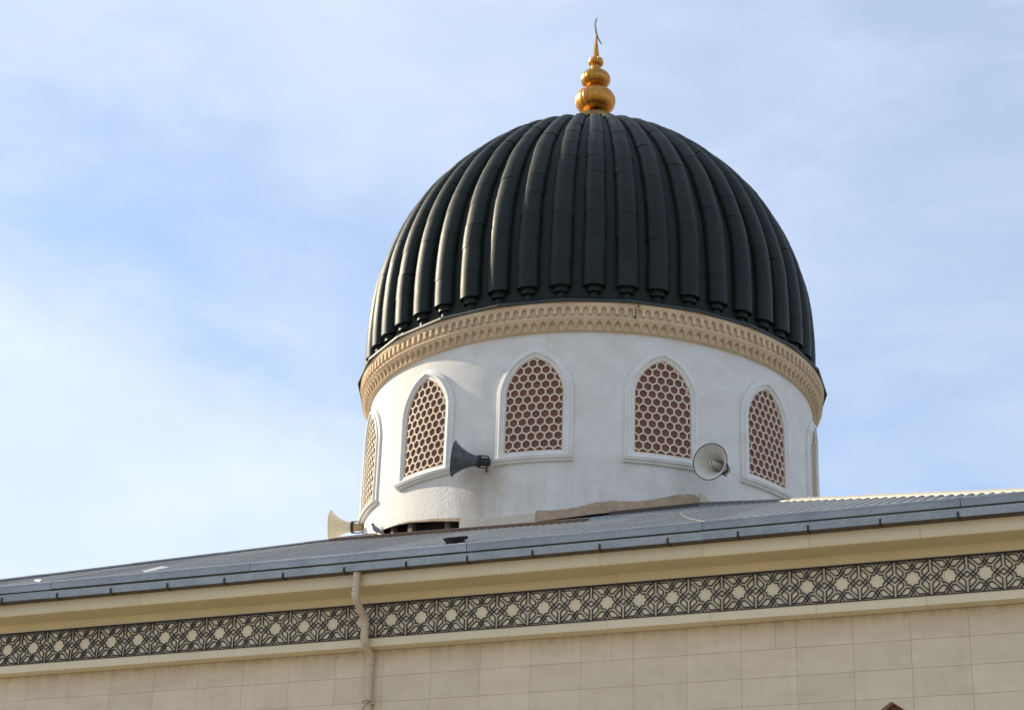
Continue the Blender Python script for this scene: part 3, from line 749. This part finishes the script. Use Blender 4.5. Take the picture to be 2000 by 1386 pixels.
o = obj('joint_shade', mb.mesh('joint_shade', 'dark_inside'), corn, DL, R_(28.85))

# ================================================================== dome
ODX, ODY = DX-.040, DY-.015
dome = thing('ribbed_dome', 'dark green sheet-metal dome with rounded overlapping ribs above the white drum', 'dome', (ODX, ODY, 17.08))
OL = (ODX, ODY, 0)
EZ = [17.0, 17.6, 18.4, 19.2, 20.0, 20.8, 21.5, 22.2, 22.8, 23.16, 23.43, 23.68]
ER = [4.671, 4.712, 4.700, 4.612, 4.385, 4.022, 3.540, 2.870, 2.060, 1.330, .790, .47]
def natspline(xs, ys):
    n = len(xs); h = [xs[i+1]-xs[i] for i in range(n-1)]; a = [0]*n; b = [1]*n; c = [0]*n; d = [0]*n
    for i in range(1, n-1):
        a[i] = h[i-1]; b[i] = 2*(h[i-1]+h[i]); c[i] = h[i]; d[i] = 3*((ys[i+1]-ys[i])/h[i]-(ys[i]-ys[i-1])/h[i-1])
    for i in range(1, n):
        w = a[i]/b[i-1]; b[i] -= w*c[i-1]; d[i] -= w*d[i-1]
    m = [0]*n; m[-1] = d[-1]/b[-1]
    for i in range(n-2, -1, -1): m[i] = (d[i]-c[i]*m[i+1])/b[i]
    def f(x):
        i = 0
        while i < n-2 and x > xs[i+1]: i += 1
        t = x-xs[i]; dd = (m[i+1]-m[i])/(3*h[i]); bb = (ys[i+1]-ys[i])/h[i]-h[i]*(2*m[i]+m[i+1])/3
        return ys[i]+bb*t+m[i]*t*t+dd*t**3
    return f
env = natspline(EZ, ER)
# arc-length samples of the envelope
zs = [17.49+(23.66-17.49)*k/400 for k in range(401)]; pr_ = [(env(z), z) for z in zs]; acc = [0]
for a, b in zip(pr_, pr_[1:]): acc.append(acc[-1]+math.hypot(b[0]-a[0], b[1]-a[1]))
def at_s(s):
    i = 0
    while i < 399 and acc[i+1] < s: i += 1
    t = (s-acc[i])/(acc[i+1]-acc[i]); a, b = pr_[i], pr_[i+1]
    return (a[0]+(b[0]-a[0])*t, a[1]+(b[1]-a[1])*t)
NR, NSEG = 46, 15
def wid(r): return (.69+.09*(1-r/4.7))*2*math.pi*max(r, .3)/NR
def nrm_s(s):
    a, b = at_s(max(0, s-.05)), at_s(min(acc[-1], s+.05)); dx, dz = b[0]-a[0], b[1]-a[1]; L = math.hypot(dx, dz); return (dz/L, -dx/L)
def rib_ring(s, grow=0, wob=0):
    r, z = at_s(s); nx, nz = nrm_s(s); w = wid(r)+grow; d = .43*w; ring = []
    br, bz = r-nx*.43*wid(r), z-nz*.43*wid(r)
    for k in range(13):
        th = math.pi*k/12; lat = -math.cos(th)*w/2; o = math.sin(th)**.85*d
        ring.append((lat+wob, -(br+nx*o), bz+nz*o))
    return ring
cut_s = [acc[-1]*(k/NSEG)**1.0 for k in range(NSEG+1)]
seg_me = []
wb = [random.uniform(-.006, .006) for _ in range(NSEG+1)]
for k in range(NSEG):
    mb = MB(); s0, s1 = cut_s[k], cut_s[k+1]+.02
    s1 = min(s1, acc[-1])
    A = rib_ring(s0, .0035, wb[k]); B = rib_ring((s0+s1)/2, .002, (wb[k]+wb[k+1])/2); Cc = rib_ring(s1, -.001, wb[k+1]); A0_ = rib_ring(s0+.003, -.008, wb[k])
    mb.add(A0_+A+B+Cc, [(j*13+i, j*13+i+1, (j+1)*13+i+1, (j+1)*13+i) for j in range(3) for i in range(12)])
    seg_me.append(mb.mesh('rib_segment', 'dome_metal', True, 40))
def neck_mesh():
    mb = MB(); r0 = env(17.49)-.43*wid(env(17.49))
    def hr(w, d, z, rb): return [(-math.cos(math.pi*k/10)*w/2, -(rb+math.sin(math.pi*k/10)*d), z) for k in range(11)]
    w0 = wid(env(17.49))
    for (w, d, z0, z1) in ((w0*.70, w0*.33, 17.385, 17.52), (w0*.42, w0*.20, 17.17, 17.395)):
        a, b = hr(w, d, z0, r0-.03), hr(w, d, z1, r0-.03)
        mb.add(a+b, [(i, i+1, i+12, i+11) for i in range(10)]+[tuple(range(11))])
    # closing disc under the main rib tube
    a = [( -math.cos(math.pi*k/12)*w0/2, -(r0+math.sin(math.pi*k/12)*.43*w0*.99), 17.495) for k in range(13)]
    mb.add(a, [tuple(range(13))])
    return mb.mesh('rib', 'dome_metal', True, 40)
neck = neck_mesh()
full = MB()
for me in seg_me + [neck]:
    full.add([tuple(v.co) for v in me.vertices], [tuple(p.vertices) for p in me.polygons])
full_me = full.mesh('rib', 'dome_metal', True, 40)
CAMAZ = 19.15
for k in range(NR):
    az = 20.02+k*360/NR; d = (az-CAMAZ+180) % 360-180
    if abs(d) < 77:
        rb = obj('rib', neck, dome, OL, R_(az+random.uniform(-.28, .28)))
        for me in seg_me:
            sg = sub('rib_segment', me, rb); sg.rotation_euler.z = random.uniform(-.0016, .0016); sg.location = (random.uniform(-.007, .007), random.uniform(-.0025, .0005), random.uniform(-.006, .006))
    else: obj('rib', full_me, dome, OL, R_(az))
prof = []
for k in range(60):
    s = acc[-1]*k/59; r, z = at_s(s); nx, nz = nrm_s(s); d = .43*wid(r)+.004; prof.append((r-nx*d, z-nz*d))
mb = MB(); base_r = prof[0][0]
mb.lathe([(base_r-.002, 17.18), (base_r, 17.40)]+prof, 138); obj('dome_shell', mb.mesh('dome_shell', 'dome_shell', True, 30), dome, OL)
mb = MB(); mb.lathe([(base_r-.12, 17.345), (base_r+.004, 17.320), (4.862, 17.102), (4.862, 17.090), (4.846, 17.080), (4.60, 17.082)], 24, a0=R_(12.7)); 
obj('skirt', mb.mesh('skirt', 'dome_shell'), dome, DL)
mb = MB(); mb.lathe([(4.850, 17.108), (4.868, 17.108), (4.874, 17.066), (4.862, 17.048), (4.850, 17.050)], 24, a0=R_(12.7))
obj('rim', mb.mesh('rim', 'rim_lead'), dome, DL)

# ================================================================== finial
fin = thing('gold_finial', 'gilded finial of two ribbed bulbs and a spike topped by a thin crescent', 'finial', (ODX+.035, ODY, 23.7))
FL = (ODX+.035, ODY, 0)
mb = MB(); mb.lathe([(.28, 23.60), (.525, 23.70), (.535, 23.765), (.40, 23.90), (.22, 23.94)], 12, a0=.1); obj('base_plate', mb.mesh('base_plate', 'gold_dull'), fin, FL)
def bulb(name, R0, hz, zc, nn, low=.45):
    pts = []
    for k in range(25):
        t = -math.pi/2+math.pi*k/24
        pts.append((max(.02, R0*(math.cos(t)**.82)), zc+hz*math.sin(t)))
    mb = MB(); m = nn*12
    mb.lathe(pts, m, mod=lambda a, z: 1-.030*abs(math.cos(a*nn/2))**22)
    return obj(name, mb.mesh(name, 'gold', True, 60), fin, FL)
bulb('lower_bulb', .455, .325, 24.335, 16); bulb('upper_bulb', .335, .225, 24.905, 14)
mb = MB(); mb.lathe([(.17, 24.58), (.205, 24.62), (.18, 24.66), (.165, 24.70), (.21, 24.735), (.205, 24.76), (.15, 24.80)], 32); obj('neck', mb.mesh('neck', 'gold', True, 30), fin, FL)
mb = MB(); mb.lathe([(.125, 25.04), (.113, 25.10), (.113, 25.34), (.09, 25.38)], 24); obj('shaft', mb.mesh('shaft', 'gold', True, 30), fin, FL)
mb = MB(); mb.lathe([(.10, 25.27), (.135, 25.28), (.166, 25.315), (.176, 25.35), (.170, 25.38), (.155, 25.395), (.10, 25.385)], 32)
cr = obj('crown', mb.mesh('crown', 'gold', True, 30), fin, FL)
mb = MB(); mb.box(-.013, .013, -.158, -.128, 25.365, 25.43); dm = mb.mesh('crown_tooth', 'gold')
for k in range(18): sub('crown_tooth', dm, cr, (0, 0, 0), 2*math.pi*k/18)
mb = MB(); mb.lathe([(.110, 25.37), (.098, 25.43), (.084, 25.46), (.014, 26.08), (.0, 26.10)], 8); obj('spike', mb.mesh('spike', 'gold'), fin, FL)
# crescent seen nearly edge on
hdir = (RT0*.5+Vector((FW.x, FW.y, 0)).normalized()*.866).normalized(); mb = MB(); cc = Vector((0, 0, 26.285))
cu = natspline([0, .3, .6, .8, 1.0], [.02, -.055, -.01, .085, .27]); cv = natspline([0, .3, .6, .8, 1.0], [.29, .09, -.11, -.215, -.275])
o_, i_ = [], []
for k in range(33):
    t = k/32; tu, tv = cu(min(1, t+.01))-cu(max(0, t-.01)), cv(min(1, t+.01))-cv(max(0, t-.01)); L = math.hypot(tu, tv)
    th = .026*math.sin(math.pi*(t*.93+.03))**.8+.001
    o_.append((cu(t)+tv/L*th, cv(t)-tu/L*th)); i_.append((cu(t)-tv/L*th, cv(t)+tu/L*th))
pl = o_+i_[::-1]; nd = hdir.cross(Vector((0, 0, 1))).normalized(); n = len(pl)
f = [cc+hdir*u+Vector((0, 0, v))+nd*.012 for u, v in pl]; b = [cc+hdir*u+Vector((0, 0, v))-nd*.012 for u, v in pl]; m = len(o_)
fs = [(i, i+1, n-2-i, n-1-i) for i in range(m-1)]+[(i+n, n-1-i+n, n-2-i+n, i+1+n) for i in range(m-1)]+[(i, i+n, (i+1) % n+n, (i+1) % n) for i in range(n)]
mb.add(f+b, fs); obj('crescent', mb.mesh('crescent', 'steel_crescent', True, 30), fin, FL)

# ================================================================== horn loudspeakers
def frame_from(axis):
    a = axis.normalized(); s = a.cross(Vector((0, 0, 1))).normalized(); u = s.cross(a); return Matrix((s, u, a)).transposed().to_4x4()
def horn(label, mouth, axis, R0, L, mshell, mdriver, minside, foot, mrim='rubber_rim'):
    """flared horn: mouth centre (world), axis pointing out of the mouth, mouth radius and bell length"""
    t = thing('horn_loudspeaker', label, 'loudspeaker', mouth, 'horn loudspeakers on the drum')
    M = frame_from(axis)
    def lp(name, mbx, m, sm=True, par=None):
        me = mbx.mesh(name, m, sm, 35); me.transform(M); return sub(name, me, par or t)
    def flare(rr, k=0): return rr
    prof = []
    for k in range(15):
        s = k/14; r = R0*(.205+.795*(1-s)**2.1*(.55)+.795*(1-s)*.45) if False else R0*(.30+.70*((1-s)**1.95))
        prof.append((r, -s*L))
    mb = MB(); mb.lathe(prof, 40); bell = lp('bell', mb, mshell)
    mb = MB(); mb.lathe([(max(.02, r-.008), z) for r, z in prof]+[(.0, -L*.98)], 40); lp('bell_inside', mb, minside, True, bell)
    mb = MB(); mb.lathe([(R0-.010, -.004), (R0-.004, .010), (R0+.006, .010), (R0+.009, -.002), (R0+.002, -.010)], 40); lp('rim', mb, mrim, True, bell)
    # re-entrant throat inside the bell
    mb = MB(); mb.lathe([(.024, -.05), (.038, -.045), (.042, -.06), (.050, -L*.5), (.085, -L*.97)], 24); mb.lathe([(.024, -.05), (.022, -.16)], 24); lp('throat', mb, minside)
    rb = prof[-1][0]
    mb = MB(); mb.lathe([(rb*.2, -L-.030), (rb+.020, -L-.030), (rb+.022, -L+.015), (rb+.005, -L+.022)], 32); lp('clamp_ring', mb, 'black_iron')
    mb = MB(); mb.lathe([(.0, -L-.215), (rb*.60, -L-.215), (rb*.66, -L-.20), (rb*.72, -L-.10), (rb*.80, -L-.095), (rb*.82, -L-.028), (.02, -L-.026)], 20); drv = lp('driver', mb, mdriver)
    mb = MB()
    for k in range(10):
        a = 2*math.pi*k/10; mb.obox((math.sin(a)*rb*.72, -math.cos(a)*rb*.72, -L-.15), (.008, 0, 0), (0, .008, 0), (0, 0, .045))
    lp('driver_fin', mb, mdriver, False, drv)
    # bracket: two arms from the clamp ring to the wall foot
    inv = M.inverted(); fp = inv @ (Vector(foot)-Vector(mouth))
    mb = MB()
    for s in (1, -1):
        st_ = Vector((0, s*(rb+.018), -L)); up_ = Vector((0, s*(rb+.018), -L-.16))
        mid = Vector((fp.x, fp.y+s*.10, fp.z))
        mb.tube([st_, up_, mid], .012, 8)
    mb.obox(fp, (.03, 0, 0), (0, .14, 0), (0, 0, .012))
    lp('bracket', mb, 'black_iron', False)
    return t
def cam_dir(a, b, c): return (RT*a+UP*b-FW*c).normalized()
def hit(x, y, r):
    d = px(x, y); a = d.x**2+d.y**2; ox, oy = CAM.x-DX, CAM.y-DY; b = 2*(ox*d.x+oy*d.y); c = ox*ox+oy*oy-r*r
    t = (-b-math.sqrt(b*b-4*a*c))/(2*a); return CAM+d*t
def at_depth(x, y, dep):
    d = px(x, y); return CAM+d*(dep/d.dot(FW))
p_back = hit(940, 903, DR+.33); dep = (p_back-CAM).dot(FW)
horn('dark grey dented horn loudspeaker pointing left between two lattice windows', at_depth(886.5, 895, dep+.12), cam_dir(-.97, .10, -.13), .325, .46,
     'horn_grey', 'black_iron', 'horn_grey', hit(952, 908, DR))
# small loop of cable under the grey horn
lp0 = hit(948, 912, DR+.12); mb = MB(); mb.tube([lp0+RT*(.085*math.sin(2*math.pi*k/16))*.9+UP*(-.07+.075*math.cos(2*math.pi*k/16)) for k in range(17)], .004, 6)
mb.tube([lp0, lp0+RT*.03+FW*.06, hit(956, 905, DR-.003)], .004, 6)
thing('cable_loop', 'small loop of thin brown cable hanging under the grey horn driver', 'cable', (0, 0, 0), me=mb.mesh('cable_loop', 'wire_tan'))
m2 = hit(1387, 901, DR+.95); horn('off-white round-mouthed horn loudspeaker facing the viewer beside the right window', m2, cam_dir(-.52, .27, .81), .330, .50,
     'horn_white', 'horn_driver', 'horn_white', hit(1409, 912, DR))
S3 = Vector((-6.339, 7.008, 13.4)); dep3 = (S3-CAM).dot(FW)
horn('cream horn loudspeaker at the drum\'s left edge above the roof line', at_depth(646, 1029, dep3+.05), cam_dir(-.992, -.005, -.07), .335, .43,
     'horn_cream', 'horn_driver', 'horn_white', at_depth(710, 1029, dep3+.10), 'horn_white')

# ================================================================== small things on the roof
def on_roof(x, y, off=0.0):
    d = px(x, y); t = (ZE+off+(CAM.y-YE)*TAN-CAM.z)/(d.z-d.y*TAN); return CAM+d*t
RN = Vector((0, -math.sin(al), math.cos(al)))
def plank(name, label, pa, pb, w, h, m, lift):
    a, b = on_roof(*pa), on_roof(*pb); d = (b-a); L = d.length; d.normalize(); s = RN.cross(d).normalized()
    mb = MB(); c = (a+b)/2+RN*(lift+h/2); mb.obox(c-c, d*L/2, s*w/2, RN*h/2)
    return thing(name, label, 'plank', c, 'planks lying by the drum', mb.mesh(name, m)), c
plank('timber_plank', 'long weathered timber plank below the pigeon and drum opening', (648, 1060), (1147, 1021), .11, .055, 'old_wood', .034)
plank('timber_plank', 'short grey timber plank under the bare plaster strip', (1191, 1009.5), (1365, 992), .08, .065, 'grey_wood', .034)
# loose ridge batten behind the pigeon
plank('roof_batten', 'thin dark batten leading left from the drum foot to the hip', (655, 1057), (744, 1046), .08, .04, 'grey_wood', .036)
# black tray
tp = on_roof(890, 1058, .05); d = Vector((.97, .22, 0)).normalized(); s = RN.cross(d).normalized(); d = s.cross(RN).normalized()
mb = MB(); tw0, tl0, tw1, tl1, th_ = .09, .125, .13, .170, .088
def rect(w, l, z): return [d*(-l)+s*(-w)+RN*z, d*l+s*(-w)+RN*z, d*l+s*w+RN*z, d*(-l)+s*w+RN*z]
v = rect(tw0, tl0, 0)+rect(tw1, tl1, th_)+rect(tw1-.012, tl1-.012, th_)+rect(tw0-.01, tl0-.01, .012)
mb.add(v, [(3, 2, 1, 0)]+[(4*j+i, 4*j+(i+1) % 4, 4*j+4+(i+1) % 4, 4*j+4+i) for j in range(3) for i in range(4)]+[(12, 13, 14, 15)])
mb.obox(d*.178+RN*.06, d*.015, s*.035, RN*.02)
thing('black_tray', 'black plastic tray lying on the ribbed roof above the gutter', 'tray', tp-RN*.012, me=mb.mesh('black_tray', 'tray_black'))
# scraps of bright sheet
for (x0, y0, x1, y1, w, lab) in ((285, 1117, 334, 1107, .16, 'long bright offcut of sheet metal lying above the gutter at left'), (66, 1133.5, 75, 1136, .05, 'tiny white scrap on the roof edge at far left')):
    a, b = on_roof(x0, y0, .04), on_roof(x1, y1, .04); dd = b-a; sd = RN.cross(dd).normalized(); mb = MB()
    mb.add([a-a, dd+sd*w*.2, dd*1.0+sd*w+RN*.03, dd*.1+sd*w*.7+RN*.02, RN*.004, dd+sd*w*.2+RN*.004, dd*1.0+sd*w+RN*.034, dd*.1+sd*w*.7+RN*.024],
           [(0, 3, 2, 1), (4, 5, 6, 7), (0, 1, 5, 4), (1, 2, 6, 5), (2, 3, 7, 6), (3, 0, 4, 7)])
    thing('metal_scrap', lab, 'scrap', a, me=mb.mesh('metal_scrap', 'scrap_white'))
# pale cord
mb = MB(); cp = [on_roof(x, y, .045) for x, y in ((1318, 1003), (1329, 1001.5), (1334, 1006), (1347, 1012.5), (1360, 1015), (1376, 1018))]; mb.tube([p-cp[0] for p in cp], .0045, 6)
thing('pale_cord', 'pale cord lying slantwise across the roof ribs', 'cord', cp[0], me=mb.mesh('pale_cord', 'wire_tan'))
# upright shard of flashing behind the pigeon
sh = hit(745, 1040, DR+.01); mb = MB(); tgt = Vector((math.cos(R_(-41)), math.sin(R_(-41)), 0)); rdv = Vector((math.sin(R_(-41)), -math.cos(R_(-41)), 0))
mb.add([tgt*-.04, tgt*.05, tgt*.02+Vector((0, 0, .25)), tgt*-.04+rdv*.02, tgt*.05+rdv*.02, tgt*.02+Vector((0, 0, .25))+rdv*.015], [(0, 2, 1), (3, 4, 5), (0, 1, 4, 3), (1, 2, 5, 4), (2, 0, 3, 5)])
thing('flashing_shard', 'upright dark shard of bent flashing behind the pigeon', 'flashing', sh-Vector((0, 0, .12)), me=mb.mesh('flashing_shard', 'cap_dark'))

# pigeon: lofted body facing left
pf = on_roof(735.0, 1043.5, .112)
pig = thing('pigeon', 'grey pigeon with dark head perched on the long timber plank', 'pigeon', pf); pig.scale = (.82, .82, .82)
fwd = Vector((-RT0.x, -RT0.y, 0)).normalized(); lat = Vector((0, 0, 1)).cross(fwd)
spine = [(-.205, .005, .004, .018), (-.15, .035, .014, .030), (-.10, .062, .034, .040), (-.05, .092, .052, .052), (0, .118, .060, .056), (.04, .146, .058, .052), (.068, .180, .042, .038), (.080, .212, .032, .029), (.093, .236, .031, .027), (.110, .243, .025, .020), (.125, .240, .010, .008), (.145, .233, .003, .003)]
mb = MB(); rings = []
for i, (f_, z_, rv, rl) in enumerate(spine):
    a = spine[max(0, i-1)]; b = spine[min(len(spine)-1, i+1)]; t = (fwd*(b[0]-a[0])+Vector((0, 0, b[1]-a[1]))).normalized(); nv = lat.cross(t)*-1
    c = fwd*f_+Vector((0, 0, z_)); rings.append([c+nv*rv*math.sin(2*math.pi*k/14)+lat*rl*math.cos(2*math.pi*k/14) for k in range(14)])
mb.add([v for r in rings for v in r], [(i*14+k, i*14+(k+1) % 14, (i+1)*14+(k+1) % 14, (i+1)*14+k) for i in range(len(rings)-1) for k in range(14)]+[tuple(range(14)), tuple(range(14*(len(rings)-1), 14*len(rings)))[::-1]])
sub('body', mb.mesh('body', 'pigeon_feather', True, 80), pig)
for sgn in (1, -1):
    mb = MB(); wr = []
    for f_, z_, rv in ((.03, .14, .018), (0, .125, .040), (-.06, .098, .040), (-.12, .062, .026), (-.19, .022, .006)):
        c = fwd*f_+Vector((0, 0, z_))+lat*sgn*(.052 if f_ > -.08 else .034 if f_ > -.15 else .014)
        wr.append([c+Vector((0, 0, rv*math.sin(2*math.pi*k/8)))+lat*sgn*.011*math.cos(2*math.pi*k/8) for k in range(8)])
    mb.add([v for r in wr for v in r], [(i*8+k, i*8+(k+1) % 8, (i+1)*8+(k+1) % 8, (i+1)*8+k) for i in range(4) for k in range(8)]+[tuple(range(8)), tuple(range(32, 40))])
    sub('wing', mb.mesh('wing', 'pigeon_wing', True, 80), pig)
    mb = MB(); mb.tube([lat*sgn*.022+fwd*.0+Vector((0, 0, .075)), lat*sgn*.022+fwd*.005+Vector((0, 0, .006))], .006, 6)
    for k in (-1, 0, 1): mb.tube([lat*sgn*.022+fwd*.005+Vector((0, 0, .006)), lat*(sgn*.022+k*.016)+fwd*.036+Vector((0, 0, .003))], .003, 5)
    sub('leg', mb.mesh('leg', 'pigeon_leg'), pig)
